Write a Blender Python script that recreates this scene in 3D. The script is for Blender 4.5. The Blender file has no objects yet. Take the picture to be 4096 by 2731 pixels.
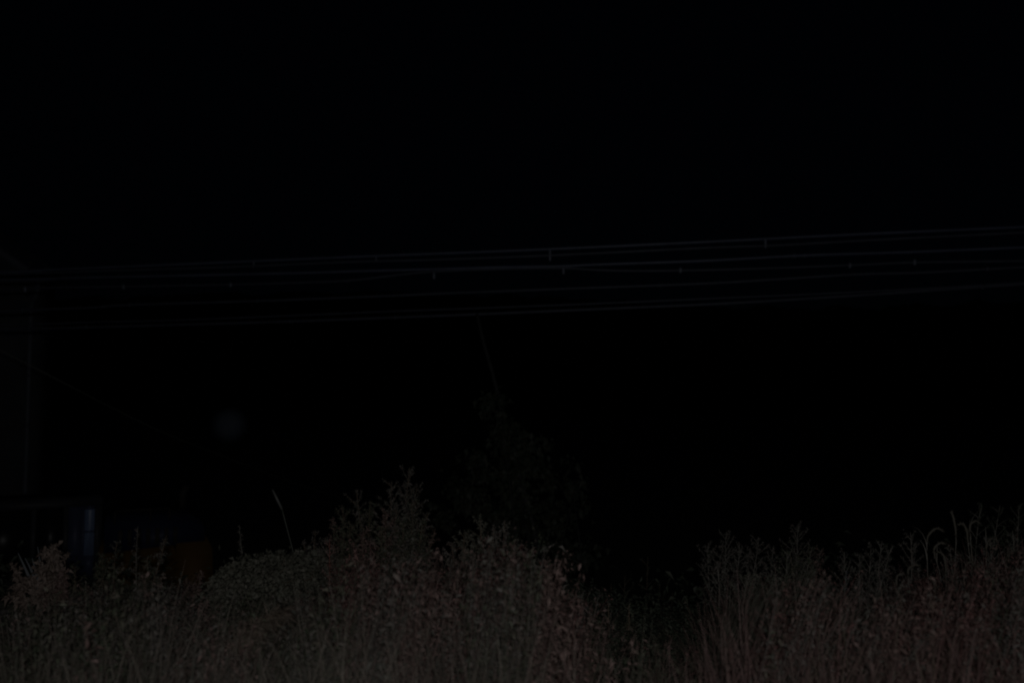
import bpy, math, random
import numpy as np
from mathutils import Vector

# ------------------------------------------------------------------ camera, sky, light, exposure
SC = bpy.context.scene
COL = SC.collection
EYE = 1.6
PITCH = math.radians(3.2)
F = 3215.0                      # focal length in pixels of a 4096 wide frame
cam = bpy.data.cameras.new("camera")
cam.lens = 36.0 * F / 4096.0
cam.sensor_width = 36.0
cam.clip_start = 0.05
cam.clip_end = 3000.0
cam.dof.use_dof = True
cam.dof.focus_distance = 5.5
cam.dof.aperture_fstop = 1.0
cam_o = bpy.data.objects.new("camera", cam)
cam_o.location = (0, 0, EYE)
cam_o.rotation_euler = (math.radians(90) + PITCH, 0, 0)
COL.objects.link(cam_o)
SC.camera = cam_o

SUN_EL, SUN_AZ = math.radians(38), math.radians(200)
world = bpy.data.worlds.new("World")
SC.world = world
world.use_nodes = True
wn = world.node_tree
sky = wn.nodes.new("ShaderNodeTexSky")
sky.sky_type = 'NISHITA'
sky.sun_disc = False
sky.sun_elevation = SUN_EL
sky.sun_rotation = SUN_AZ
sky.air_density = 0.7
sky.dust_density = 0.0
sky.ozone_density = 4.0
bg = wn.nodes["Background"]
bg.inputs["Strength"].default_value = 0.0044
tint = wn.nodes.new("ShaderNodeMix"); tint.data_type = 'RGBA'; tint.blend_type = 'MULTIPLY'
tint.inputs[0].default_value = 1.0
tint.inputs[7].default_value = (0.85, 0.84, 0.9, 1)
wn.links.new(sky.outputs[0], tint.inputs[6]); wtc = wn.nodes.new("ShaderNodeTexCoord"); wsep = wn.nodes.new("ShaderNodeSeparateXYZ"); wmr = wn.nodes.new("ShaderNodeMapRange")
wmr.inputs[1].default_value = 0.02; wmr.inputs[2].default_value = 0.42; wmr.inputs[3].default_value = 0.16; wmr.inputs[4].default_value = 1.0   # night sky darkest low down
dark = wn.nodes.new("ShaderNodeVectorMath"); dark.operation = 'SCALE'
wn.links.new(wtc.outputs["Generated"], wsep.inputs[0]); wn.links.new(wsep.outputs["Z"], wmr.inputs[0])
wn.links.new(tint.outputs[2], dark.inputs[0]); wn.links.new(wmr.outputs[0], dark.inputs["Scale"])
wn.links.new(dark.outputs[0], bg.inputs["Color"])

moonlight = bpy.data.lights.new("moonlight", 'SUN')
moonlight.energy = 0.012
moonlight.angle = math.radians(0.5)
moonlight.color = (0.8, 0.88, 1.0)
mo = bpy.data.objects.new("moonlight", moonlight)
mo.rotation_euler = (math.radians(90) - SUN_EL, 0, math.radians(180) - SUN_AZ + math.radians(180))
COL.objects.link(mo)

# the lamp that lit the photograph: a small flash right above the lens
flash = bpy.data.lights.new("flash", 'POINT')
flash.energy = 2750.0
flash.shadow_soft_size = 0.03
flash.color = (1.0, 0.975, 0.965)
fo = bpy.data.objects.new("flash", flash)
fo.location = (0.07, -0.25, EYE + 0.16)
COL.objects.link(fo)

SC.view_settings.view_transform = 'Standard'
SC.view_settings.look = 'None'
SC.view_settings.gamma = 1.0
SC.view_settings.use_curve_mapping = False
SC.view_settings.exposure = -4.4
SC.render.engine = 'CYCLES'
SC.cycles.filter_width = 2.1
SC.cycles.max_bounces = 6
SC.cycles.transparent_max_bounces = 4

# ------------------------------------------------------------------ helpers
RNG = np.random.default_rng(7)
random.seed(7)
_fw = np.array([0, math.cos(PITCH), math.sin(PITCH)])
_up = np.array([0, -math.sin(PITCH), math.cos(PITCH)])

def at(px, py, y):
    """world point seen at pixel (px, py) of the photograph, y metres ahead of the camera"""
    d = _fw + (-(py - 1365.5) / F) * _up + np.array([(px - 2048.0) / F, 0, 0])
    return d * (y / d[1]) + np.array([0, 0, EYE])

def norm(v):
    v = np.asarray(v, float)
    return v / np.maximum(np.linalg.norm(v, axis=-1, keepdims=True), 1e-9)

class MB:
    """collects quads and triangles, links them as one mesh"""
    def __init__(s):
        s.v = []; s.q = []; s.t = []; s.n = 0
    def add(s, v, q=None, t=None):
        v = np.asarray(v, float).reshape(-1, 3)
        if q is not None and len(q): s.q.append(np.asarray(q, int).reshape(-1, 4) + s.n)
        if t is not None and len(t): s.t.append(np.asarray(t, int).reshape(-1, 3) + s.n)
        s.v.append(v); s.n += len(v)
    def box(s, lo, hi, tf=None):
        x0, y0, z0 = lo; x1, y1, z1 = hi
        v = np.array([[x0,y0,z0],[x1,y0,z0],[x1,y1,z0],[x0,y1,z0],[x0,y0,z1],[x1,y0,z1],[x1,y1,z1],[x0,y1,z1]], float)
        if tf is not None: v = np.array([tf(p) for p in v])
        s.add(v, [[0,3,2,1],[4,5,6,7],[0,1,5,4],[1,2,6,5],[2,3,7,6],[3,0,4,7]])
    def prism(s, poly, y0, y1, tf=None):
        """poly in (x, z), extruded from y0 to y1"""
        n = len(poly)
        v = np.array([[p[0], y0, p[1]] for p in poly] + [[p[0], y1, p[1]] for p in poly], float)
        if tf is not None: v = np.array([tf(p) for p in v])
        q = [[i, (i+1) % n, n + (i+1) % n, n + i] for i in range(n)]
        t = []
        for i in range(1, n-1):
            t += [[0, i, i+1][::-1], [n, n+i, n+i+1]]
        s.add(v, q, t)
    def tube(s, path, r, sides=6, cap=True):
        path = np.asarray(path, float); k = len(path)
        r = np.broadcast_to(np.asarray(r, float), (k,))
        tan = norm(np.gradient(path, axis=0))
        ref = np.array([0, 0, 1.0]) if abs(tan[:, 2]).mean() < 0.8 else np.array([0, 1.0, 0])
        a = norm(np.cross(tan, ref)); b = np.cross(tan, a)
        th = np.arange(sides) * 2 * math.pi / sides
        ring = path[:, None] + r[:, None, None] * (np.cos(th)[None, :, None] * a[:, None] + np.sin(th)[None, :, None] * b[:, None])
        i = np.arange(k-1)[:, None] * sides; j = np.arange(sides)[None]; j2 = (j+1) % sides
        q = np.stack([i+j, i+j2, i+sides+j2, i+sides+j], -1).reshape(-1, 4)
        t = []
        if cap:
            for m in range(1, sides-1):
                t += [[0, m+1, m], [(k-1)*sides, (k-1)*sides+m, (k-1)*sides+m+1]]
        s.add(ring.reshape(-1, 3), q, t)
    def leaves(s, P, D, L, W, droop=0.25, roll=1.0, fold=0.35):
        """n leaves: base P, direction D, length L, width W; each two folded halves with a bent tip"""
        P = np.asarray(P, float).reshape(-1, 3); n = len(P)
        if n == 0: return
        D = norm(D); L = np.broadcast_to(L, (n,))[:, None]; W = np.broadcast_to(W, (n,))[:, None]
        side = norm(np.cross(D, np.array([0, 0, 1.0]) + RNG.normal(0, roll, (n, 3))))
        up = np.cross(side, D)
        a = P + D*L*0.42 + side*W*0.5 + up*W*fold
        c = P + D*L*0.42 - side*W*0.5 + up*W*fold
        m = P + D*L*0.5
        tip = P + D*L - np.array([0, 0, 1.0])*L*droop*RNG.uniform(0, 1.6, (n, 1))
        v = np.stack([P, a, m, c, tip], 1).reshape(-1, 3)
        b = np.arange(n)[:, None]*5
        t = np.concatenate([b+[0,1,2], b+[1,4,2], b+[0,2,3], b+[2,4,3]])
        s.add(v, None, t)
    def blades(s, P, A, L, W, bend, seg=5):
        """grass blades: base P, heading A (rad), length L, width W, bend 0..2 (how far it nods)"""
        P = np.asarray(P, float).reshape(-1, 3); n = len(P)
        if n == 0: return
        A = np.broadcast_to(A, (n,)); L = np.broadcast_to(L, (n,)); W = np.broadcast_to(W, (n,)); bend = np.broadcast_to(bend, (n,))
        h = np.stack([np.cos(A), np.sin(A), 0*A], -1)
        tw = A + math.pi/2 + RNG.normal(0, 0.5, n)
        sd = np.stack([np.cos(tw), np.sin(tw), 0*A], -1)
        u = np.linspace(0, 1, seg+1)
        pos = P.copy(); ph0 = RNG.uniform(0.03, 0.3, n)
        rows = []
        for k in range(seg+1):
            w = W * (1 - u[k]**1.6) * 0.5 + 0.0004
            rows.append(np.stack([pos - sd*w[:, None], pos + sd*w[:, None]], 1))
            ang = ph0 + bend * u[k]**1.4 * 1.5
            pos = pos + (L/seg)[:, None] * (np.sin(ang)[:, None]*h + np.cos(ang)[:, None]*np.array([0, 0, 1.0]))
        v = np.stack(rows, 1).reshape(n, -1, 3)
        m = (seg+1)*2
        b = (np.arange(n)*m)[:, None]
        q = np.concatenate([b + [2*k, 2*k+1, 2*k+3, 2*k+2] for k in range(seg)])
        s.add(v.reshape(-1, 3), q)
    def build(s, name, mat, parent=None, smooth=False, loc=None):
        v = np.concatenate(s.v) if s.v else np.zeros((0, 3))
        if loc is not None: v = v - np.asarray(loc, float)
        q = np.concatenate(s.q) if s.q else np.zeros((0, 4), int)
        t = np.concatenate(s.t) if s.t else np.zeros((0, 3), int)
        me = bpy.data.meshes.new(name)
        me.vertices.add(len(v)); me.vertices.foreach_set("co", v.astype(np.float32).ravel())
        me.loops.add(q.size + t.size)
        me.loops.foreach_set("vertex_index", np.concatenate([q.ravel(), t.ravel()]).astype(np.int32))
        me.polygons.add(len(q) + len(t))
        st = np.concatenate([np.arange(len(q))*4, len(q)*4 + np.arange(len(t))*3])
        me.polygons.foreach_set("loop_start", st.astype(np.int32))
        me.update(calc_edges=True); me.validate()
        if smooth:
            me.polygons.foreach_set("use_smooth", np.ones(len(me.polygons), bool))
        me.materials.append(mat)
        o = bpy.data.objects.new(name, me); COL.objects.link(o)
        if parent is not None: o.parent = parent
        elif loc is not None: o.location = loc
        return o

def tag(o, label, cat, group=None, kind=None):
    o["label"] = label
    if cat: o["category"] = cat
    if group: o["group"] = group
    o["kind"] = kind or 'thing'
    return o

def thing(name, label, cat, loc=(0, 0, 0), group=None, rotz=0.0):
    o = bpy.data.objects.new(name, None)
    o.empty_display_size = 0.1
    COL.objects.link(o)
    o.location = [float(c) for c in loc]; o.rotation_euler = (0, 0, rotz)
    return tag(o, label, cat, group)

def spline(pts, n=10):
    """Catmull-Rom through the points"""
    P = np.asarray(pts, float)
    P = np.vstack([2*P[0]-P[1], P, 2*P[-1]-P[-2]])
    out = []
    for i in range(1, len(P)-2):
        for u in np.linspace(0, 1, n, endpoint=False):
            a, b, c, d = P[i-1], P[i], P[i+1], P[i+2]
            out.append(0.5*((2*b) + (c-a)*u + (2*a-5*b+4*c-d)*u*u + (3*b-a-3*c+d)*u**3))
    out.append(P[-2])
    return np.array(out)

# ------------------------------------------------------------------ materials
def mat(name, cols, rough=0.75, spec=0.25, scale=6.0, detail=5.0, bump=0.0, island=False, transl=0.0, metal=0.0, bscale=None):
    m = bpy.data.materials.new(name); m.use_nodes = True
    nt = m.node_tree; N = nt.nodes; Lk = nt.links
    b = N["Principled BSDF"]
    b.inputs["Roughness"].default_value = rough
    b.inputs["Specular IOR Level"].default_value = spec
    b.inputs["Metallic"].default_value = metal
    tc = N.new("ShaderNodeTexCoord")
    nz = N.new("ShaderNodeTexNoise"); nz.inputs["Scale"].default_value = scale; nz.inputs["Detail"].default_value = detail
    geo = N.new("ShaderNodeNewGeometry")
    Lk.new(geo.outputs["Position"], nz.inputs["Vector"])
    rp = N.new("ShaderNodeValToRGB")
    e = rp.color_ramp.elements
    k = len(cols)
    lo, hi = (0.0, 1.0) if island else (0.3, 0.7)
    for i, c in enumerate(cols):
        p = lo + (hi-lo)*i/max(k-1, 1)
        if i == 0: el = e[0]; el.position = p
        elif i == k-1: el = e[len(e)-1]; el.position = p
        else: el = e.new(p)
        el.color = (*c, 1)
    if island:
        mx = N.new("ShaderNodeMath"); mx.operation = 'MULTIPLY_ADD'
        Lk.new(nz.outputs["Fac"], mx.inputs[0]); mx.inputs[1].default_value = 1.3; mx.inputs[2].default_value = -0.65
        ad = N.new("ShaderNodeMath"); ad.operation = 'ADD'; ad.use_clamp = True
        Lk.new(mx.outputs[0], ad.inputs[0]); Lk.new(geo.outputs["Random Per Island"], ad.inputs[1])
        Lk.new(ad.outputs[0], rp.inputs["Fac"])
    else:
        Lk.new(nz.outputs["Fac"], rp.inputs["Fac"])
    Lk.new(rp.outputs["Color"], b.inputs["Base Color"])
    if bump:
        n2 = N.new("ShaderNodeTexNoise"); n2.inputs["Scale"].default_value = bscale or scale*4; n2.inputs["Detail"].default_value = 6
        Lk.new(geo.outputs["Position"], n2.inputs["Vector"])
        bp = N.new("ShaderNodeBump"); bp.inputs["Strength"].default_value = bump; bp.inputs["Distance"].default_value = 0.02
        Lk.new(n2.outputs["Fac"], bp.inputs["Height"]); Lk.new(bp.outputs["Normal"], b.inputs["Normal"])
    if transl:
        tr = N.new("ShaderNodeBsdfTranslucent"); ms = N.new("ShaderNodeMixShader"); ms.inputs[0].default_value = transl
        Lk.new(rp.outputs["Color"], tr.inputs["Color"])
        Lk.new(b.outputs[0], ms.inputs[1]); Lk.new(tr.outputs[0], ms.inputs[2])
        Lk.new(ms.outputs[0], N["Material Output"].inputs["Surface"])
    return m

M = {}
M['soil'] = mat("dry_soil", [(0.10, 0.09, 0.08), (0.17, 0.16, 0.15), (0.24, 0.23, 0.22)], 0.95, 0.1, 5, 8, 0.6)
M['hill'] = mat("hill_forest", [(0.02, 0.03, 0.015), (0.04, 0.05, 0.025)], 0.9, 0.1, 0.2, 6)
M['leaf_green'] = mat("weed_leaf_green", [(0.055, 0.072, 0.045), (0.08, 0.092, 0.062), (0.12, 0.118, 0.09), (0.10, 0.082, 0.065)], 0.6, 0.3, 3, 4, 0, True, 0.2)
M['leaf_grey'] = mat("weed_leaf_grey", [(0.075, 0.083, 0.068), (0.115, 0.112, 0.098), (0.165, 0.152, 0.14), (0.125, 0.10, 0.09)], 0.65, 0.3, 3, 4, 0, True, 0.2)
M['leaf_brown'] = mat("weed_leaf_brown", [(0.11, 0.07, 0.062), (0.175, 0.12, 0.108), (0.23, 0.165, 0.152), (0.12, 0.095, 0.078)], 0.7, 0.25, 3, 4, 0, True, 0.2)
M['leaf_red'] = mat("weed_leaf_red", [(0.11, 0.052, 0.048), (0.18, 0.092, 0.088), (0.25, 0.152, 0.142), (0.12, 0.085, 0.068)], 0.7, 0.25, 3, 4, 0, True, 0.2)
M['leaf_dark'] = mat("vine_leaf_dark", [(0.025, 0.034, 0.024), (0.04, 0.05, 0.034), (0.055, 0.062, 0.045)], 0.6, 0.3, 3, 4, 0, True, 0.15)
M['leaf_mound'] = mat("vine_leaf_olive", [(0.10, 0.105, 0.082), (0.135, 0.135, 0.108), (0.165, 0.16, 0.132)], 0.65, 0.25, 2, 4, 0, True, 0.15)
M['grass_dry'] = mat("dry_grass_blade", [(0.075, 0.078, 0.06), (0.115, 0.107, 0.088), (0.17, 0.15, 0.128), (0.13, 0.108, 0.092), (0.22, 0.195, 0.165)], 0.65, 0.3, 2, 4, 0, True, 0.2)
M['grass_pink'] = mat("reddish_grass_blade", [(0.11, 0.07, 0.06), (0.17, 0.105, 0.10), (0.2, 0.14, 0.13), (0.11, 0.10, 0.07)], 0.65, 0.3, 2, 4, 0, True, 0.2)
M['stem_red'] = mat("red_weed_stem", [(0.16, 0.06, 0.05), (0.22, 0.09, 0.075)], 0.6, 0.3, 8)
M['stem'] = mat("weed_stem", [(0.11, 0.09, 0.06), (0.17, 0.13, 0.10)], 0.7, 0.3, 8)
M['stem_grey'] = mat("grey_weed_stem", [(0.12, 0.115, 0.1), (0.2, 0.19, 0.17)], 0.7, 0.3, 8)
M['straw'] = mat("pale_straw", [(0.22, 0.18, 0.12), (0.34, 0.28, 0.2)], 0.6, 0.3, 9)
M['plume'] = mat("pale_brown_plume", [(0.16, 0.122, 0.104), (0.23, 0.182, 0.158), (0.28, 0.228, 0.2)], 0.8, 0.15, 4, 4, 0, True, 0.2)
M['straw_dull'] = mat("dull_straw", [(0.11, 0.088, 0.068), (0.15, 0.122, 0.098), (0.19, 0.155, 0.128)], 0.75, 0.2, 4, 4, 0, True, 0.2)
M['head'] = mat("grass_seed_head", [(0.095, 0.09, 0.075), (0.135, 0.125, 0.105)], 0.8, 0.2, 6, 3, 0, True, 0.15)
M['grey_leaf'] = mat("grey_blue_leaf", [(0.09, 0.10, 0.11), (0.13, 0.14, 0.155)], 0.6, 0.35, 5, 3, 0, True, 0.1)
M['cable'] = mat("cable_sheath", [(0.080, 0.094, 0.138), (0.112, 0.13, 0.19)], 0.45, 0.5, 3)
M['cable_dark'] = mat("cable_sheath_dark", [(0.054, 0.062, 0.085), (0.08, 0.09, 0.12)], 0.5, 0.4, 3)
M['clamp'] = mat("cable_clamp_metal", [(0.125, 0.14, 0.18), (0.17, 0.19, 0.24)], 0.45, 0.5, 5)
M['pole'] = mat("weathered_pole", [(0.033, 0.035, 0.034), (0.052, 0.054, 0.052)], 0.8, 0.2, 6, 6, 0.3)
M['wire'] = mat("galvanised_wire", [(0.045, 0.052, 0.042), (0.065, 0.074, 0.06)], 0.5, 0.5, 4)
M['wall'] = mat("house_wall_render", [(0.085, 0.093, 0.10), (0.12, 0.13, 0.14)], 0.9, 0.15, 1.2, 6, 0.3)
M['roof'] = mat("house_roof_metal", [(0.05, 0.06, 0.085), (0.07, 0.085, 0.115)], 0.6, 0.3, 1.5)
M['trim'] = mat("pale_roof_trim", [(0.11, 0.125, 0.155), (0.15, 0.165, 0.20)], 0.6, 0.4, 2)
M['pipe'] = mat("pale_downpipe", [(0.16, 0.18, 0.215), (0.21, 0.23, 0.27)], 0.5, 0.4, 2)
M['glass'] = mat("dark_glass", [(0.008, 0.009, 0.012), (0.013, 0.014, 0.018)], 0.35, 0.25, 1)
M['glass_blue'] = mat("blue_reflection_glass", [(0.18, 0.25, 0.42), (0.24, 0.32, 0.50)], 0.35, 0.5, 2)  # blue reflection on the cab pane, painted into its base colour
M['orange'] = mat("faded_orange_paint", [(0.15, 0.082, 0.022), (0.215, 0.118, 0.032)], 0.6, 0.3, 1.6, 6, 0.1)
M['navy'] = mat("dark_blue_paint", [(0.02, 0.028, 0.065), (0.035, 0.045, 0.10)], 0.5, 0.4, 2)
M['cabpaint'] = mat("cab_frame_paint", [(0.04, 0.043, 0.05), (0.06, 0.064, 0.072)], 0.55, 0.4, 3)
M['cabblue'] = mat("cab_panel_blue", [(0.055, 0.07, 0.135), (0.08, 0.10, 0.175)], 0.5, 0.4, 3)
M['steel'] = mat("track_steel", [(0.03, 0.028, 0.026), (0.07, 0.06, 0.05)], 0.7, 0.4, 5, 6, 0.4)
M['reflector'] = mat("pale_stake_sleeve", [(0.09, 0.094, 0.09), (0.125, 0.13, 0.123)], 0.5, 0.4, 8)

def orb_mat():
    m = bpy.data.materials.new("orb"); m.use_nodes = True
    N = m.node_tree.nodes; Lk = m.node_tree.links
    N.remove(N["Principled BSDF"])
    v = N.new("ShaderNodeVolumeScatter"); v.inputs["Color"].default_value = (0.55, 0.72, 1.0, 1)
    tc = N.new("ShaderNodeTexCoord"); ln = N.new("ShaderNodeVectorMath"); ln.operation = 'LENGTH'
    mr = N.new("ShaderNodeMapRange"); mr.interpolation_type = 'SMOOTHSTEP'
    mr.inputs[1].default_value = 0.35; mr.inputs[2].default_value = 1.0; mr.inputs[3].default_value = ORB_DENSITY; mr.inputs[4].default_value = 0.0
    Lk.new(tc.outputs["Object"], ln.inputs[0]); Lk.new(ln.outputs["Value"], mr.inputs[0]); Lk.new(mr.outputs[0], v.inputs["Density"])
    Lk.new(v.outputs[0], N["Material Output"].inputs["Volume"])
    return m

# ------------------------------------------------------------------ ground, hills
LOW = -3.15
def noise2(x, y, s=1.0, seed=0):
    r = np.random.default_rng(100+seed); out = 0
    for k in range(5):
        a = r.uniform(0, 6.28); f = s*r.uniform(0.7, 1.6); p = r.uniform(0, 6.28)
        out = out + np.sin((x*math.cos(a)+y*math.sin(a))*f + p)
    return out/5
def crest(x):
    return 6.35 - 1.15*np.exp(-((np.asarray(x)-1.05)/0.55)**2) + 0.12*np.sin(np.asarray(x)*2.1)
def ground_z(x, y):
    x = np.asarray(x, float); y = np.asarray(y, float)
    t = np.clip((y - crest(x))/4.6, 0, 1); s = t*t*(3-2*t)*0.45 + t*0.55
    near = np.clip((y-1.0)/2.0, 0, 1)
    return LOW*s + near*(0.035*noise2(x, y, 3.0, 1) + 0.02*noise2(x, y, 9.0, 2)) + np.clip(y/40, 0, 1)*0.3*noise2(x, y, 0.15, 3)

def warp(u, near, far):
    return np.sign(u)*(near*np.abs(u) + (far-near)*np.abs(u)**4)
gx = warp(np.linspace(-1, 1, 221), 16, 420)
gy = np.concatenate([np.linspace(-40, 0, 14)[:-1], np.linspace(0, 14, 110)[:-1], 14 + 500*np.linspace(0, 1, 60)**2.2])
X, Y = np.meshgrid(gx, gy)
mb = MB()
nx, ny = len(gx), len(gy)
i = (np.arange(ny-1)*nx)[:, None]; j = np.arange(nx-1)[None]
mb.add(np.stack([X, Y, ground_z(X, Y)], -1).reshape(-1, 3), np.stack([i+j, i+j+1, i+nx+j+1, i+nx+j], -1).reshape(-1, 4))
g = mb.build("ground", M['soil'], smooth=True)
tag(g, "bare grey soil of the bank under the weeds", None, kind="structure")

hx = np.linspace(-330, 330, 260); hy = np.linspace(120, 260, 40)
X, Y = np.meshgrid(hx, hy)
env = np.sin(np.clip((Y-120)/140, 0, 1)*math.pi)**0.8
H = 23 + 4*noise2(X, 0*Y, 0.03, 5) + 1.6*noise2(X, Y, 0.5, 6) + 1.0*noise2(X, Y, 1.3, 7)
mb = MB(); nx, ny = len(hx), len(hy)
i = (np.arange(ny-1)*nx)[:, None]; j = np.arange(nx-1)[None]
mb.add(np.stack([X, Y, LOW-1.5+(H+3)*env], -1).reshape(-1, 3), np.stack([i+j, i+j+1, i+nx+j+1, i+nx+j], -1).reshape(-1, 4))
tag(mb.build("hills", M['hill'], smooth=True), "black wooded hill beyond the lower yard", None, kind="structure")

# ------------------------------------------------------------------ flash orb: a hazy sphere added to stand for its round glow
ORB_DENSITY = 1.2
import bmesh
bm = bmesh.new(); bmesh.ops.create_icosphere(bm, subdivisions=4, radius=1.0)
me = bpy.data.meshes.new("flash_orb"); bm.to_mesh(me); bm.free()
me.materials.append(orb_mat())
orb = bpy.data.objects.new("flash_orb", me); COL.objects.link(orb)
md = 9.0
orb.location = at(918, 1698, md); orb.scale = [84.0/F*md]*3
tag(orb, "faint blurry bluish round flash glow, an added hazy sphere floating in the dark above the guy wire", "orb")

# ------------------------------------------------------------------ overhead cables
def cdist(px): return 11.6 - 1.9*px/4096.0
def cable_path(pts):
    pts = list(pts)
    (x0, y0), (x1, y1) = pts[0], pts[1]
    pts.insert(0, (x0-1800, y0 + (y0-y1)/(x1-x0)*1800*0.6))
    (x0, y0), (x1, y1) = pts[-2], pts[-1]
    pts.append((x1+1800, y1 + (y1-y0)/(x1-x0)*1800))
    return spline([at(x, y, cdist(x)) for x, y in pts], 12)
def line_y(pts, x):
    xs, ys = zip(*pts); return float(np.interp(x, xs, ys))

A1 = [(0, 1090), (143, 1082), (700, 1058), (1400, 1028), (2048, 1003), (2800, 969), (3400, 939), (4096, 908)]
A2 = [(0, 1096), (400, 1084), (900, 1069), (1400, 1048), (1700, 1040), (2200, 1022), (2800, 993), (3100, 982), (3500, 960), (4096, 930)]
Bc = [(0, 1120), (285, 1112), (700, 1103), (1200, 1092), (1450, 1084), (1730, 1077), (2000, 1069), (2240, 1065), (2400, 1058), (2800, 1044), (3220, 1022), (3600, 1010), (4096, 990)]
Cc = [(0, 1160), (110, 1154), (494, 1147), (923, 1139), (1200, 1131), (1400, 1122), (1600, 1099), (1736, 1087), (2000, 1076), (2254, 1073), (2350, 1078), (2500, 1083), (2722, 1082), (3050, 1074), (3400, 1061), (3659, 1050), (4096, 1044)]
Dc = [(0, 1246), (89, 1241), (360, 1231), (518, 1220), (1030, 1204), (1400, 1190), (1800, 1173), (2235, 1156), (2800, 1135), (3115, 1117), (3420, 1098), (3700, 1090), (4096, 1069)]
E1 = [(0, 1317), (345, 1310), (690, 1300), (1160, 1286), (1580, 1270), (1935, 1256), (2350, 1238), (2900, 1214), (3400, 1184), (3900, 1150), (4096, 1137)]
E2 = [(0, 1300), (345, 1290), (690, 1282), (1160, 1263), (1580, 1245), (1935, 1232), (2350, 1216), (2900, 1192), (3400, 1170), (3900, 1143), (4096, 1131)]

def make_cable(label, strands, clamps, mats):
    t = thing("overhead_cable", label, "cable", at(2048, line_y(strands[0][0], 2048), cdist(2048)), "cables strung across the night sky")
    loc = np.array(t.location)
    for pts, r, nm, m in strands:
        b = MB(); b.tube(cable_path(pts), r*1.5, 8); o = b.build(nm, M[m], t, True, loc)
    for x, y0, y1, w in clamps:
        b = MB(); yd = cdist(x)
        c0 = at(x, y0, yd); c1 = at(x, y1, yd)
        n = 7; u = np.linspace(0, 1, n)[:, None]
        prof = np.array([0.55, 0.95, 1, 0.9, 1, 0.95, 0.5])*w*0.85
        b.tube(c0*(1-u) + c1*u, prof, 8); b.build("cable_clamp", M[mats], t, True, loc)
    return t
make_cable("topmost overhead cable, a twin strand tied with short upright brackets",
           [(A1, 0.0125, "messenger_wire", 'cable'), (A2, 0.011, "hung_cable", 'cable_dark')],
           [(2200, 994, 1046, 0.020), (3062, 956, 994, 0.019), (1505, 1022, 1050, 0.013), (1015, 1044, 1072, 0.013)], 'clamp')
make_cable("pale single overhead cable running just below the twin strand",
           [(Bc, 0.0125, "cable_strand", 'cable')], [(3220, 1014, 1030, 0.016), (3178, 1014, 1032, 0.014)], 'clamp')
make_cable("wavy overhead cable with round clamps that rises to touch the one above mid span",
           [(Cc, 0.0105, "cable_strand", 'cable_dark')],
           [(101, 1146, 1170, 0.030), (494, 1138, 1158, 0.026), (923, 1131, 1149, 0.026), (1736, 1090, 1118, 0.024), (2254, 1070, 1098, 0.024),
            (2722, 1071, 1093, 0.026), (3400, 1051, 1073, 0.024), (3659, 1038, 1062, 0.026)], 'clamp')
make_cable("fourth overhead cable down, thin and dull with small dark clamps",
           [(Dc, 0.0115, "cable_strand", 'cable_dark')],
           [(89, 1232, 1252, 0.018), (518, 1212, 1229, 0.020), (1030, 1196, 1212, 0.016), (2640, 1133, 1150, 0.015), (3950, 1066, 1086, 0.018)], 'cable_dark')
make_cable("lowest overhead cable, a slack dark pair crossing above the leaning pole",
           [(E1, 0.0125, "lower_strand", 'cable_dark'), (E2, 0.008, "upper_strand", 'cable_dark')],
           [(24, 1306, 1326, 0.016), (345, 1300, 1318, 0.016), (1160, 1278, 1294, 0.016), (1580, 1262, 1278, 0.018), (2905, 1206, 1222, 0.016), (3930, 1140, 1158, 0.016)], 'cable_dark')

# thin guy wire from the house side down to the weeds
b = MB()
gp = spline([at(-420, 1190, 9.6), at(0, 1398, 10.0), at(235, 1520, 10.3), at(446, 1628, 10.8), at(670, 1735, 11.5), at(1024, 1873, 13.0), at(1250, 1953, 14.2), at(1700, 2102, 17.0), at(2120, 2241, 22.0)], 10)
b.tube(gp, 0.008, 6)
gw = b.build("guy_wire", M['wire'], None, True, gp[len(gp)//2])
tag(gw, "thin faint wire slanting down to the right from the far left edge", "wire")

# ------------------------------------------------------------------ house at left
hc = at(112, 1500, 18.0); hc[2] = LOW
AL = math.radians(4.0)
hd = np.array([-math.sin(AL), math.cos(AL), 0]); hg = np.array([-math.cos(AL), -math.sin(AL), 0])   # along side wall, along gable wall
EAVE = at(143, 1100, 18.0)[2] - LOW
house = thing("house", "dim two storey house with a steep roof edge and a pale corner downpipe", "house", hc)
WL, GW, PIT = 1.1, 6.4, math.radians(49)
def hp(u, v, z):    # u along the gable wall (left), v along the side wall (away), z up; local to house
    return hg*u + hd*v + np.array([0, 0, z])
RIDGE = EAVE + GW/2*math.tan(PIT)*0.62
b = MB()
def htf(p): return hp(p[0], p[1], p[2])
b.prism([(0, -0.3), (GW, -0.3), (GW, EAVE), (GW/2, RIDGE), (0, EAVE)], 0, WL, htf)
hw = b.build("wall", M['wall'], house)
# roof: two thick slabs with overhang
OV = 0.22
k = (RIDGE-EAVE)/(GW/2)
for sgn in (0, 1):
    b = MB()
    e0 = (-OV, EAVE - OV*k) if sgn == 0 else (GW+OV, EAVE - OV*k)
    poly = [e0, (e0[0], e0[1]+0.16), (GW/2, RIDGE+0.18), (GW/2, RIDGE+0.02)]
    b.prism(poly, -0.3, WL+0.3, htf)
    ro = b.build("roof", M['roof'], house)
    c = MB()
    for q in range(14):
        v0 = -0.28 + q*(WL+0.56)/14
        pl = [(e0[0], e0[1]+0.162), (e0[0], e0[1]+0.20), (GW/2, RIDGE+0.22), (GW/2, RIDGE+0.182)]
        c.prism(pl, v0, v0+0.05, htf)
    c.build("roof_seam", M['roof'], ro)
    c = MB()
    c.prism([(e0[0], e0[1]-0.03), (e0[0], e0[1]+0.19), (GW/2, RIDGE+0.21), (GW/2, RIDGE-0.01)], -0.34, -0.302, htf)
    c.build("verge_board", M['trim'], ro)
b = MB(); gu = -OV-0.07
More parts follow.
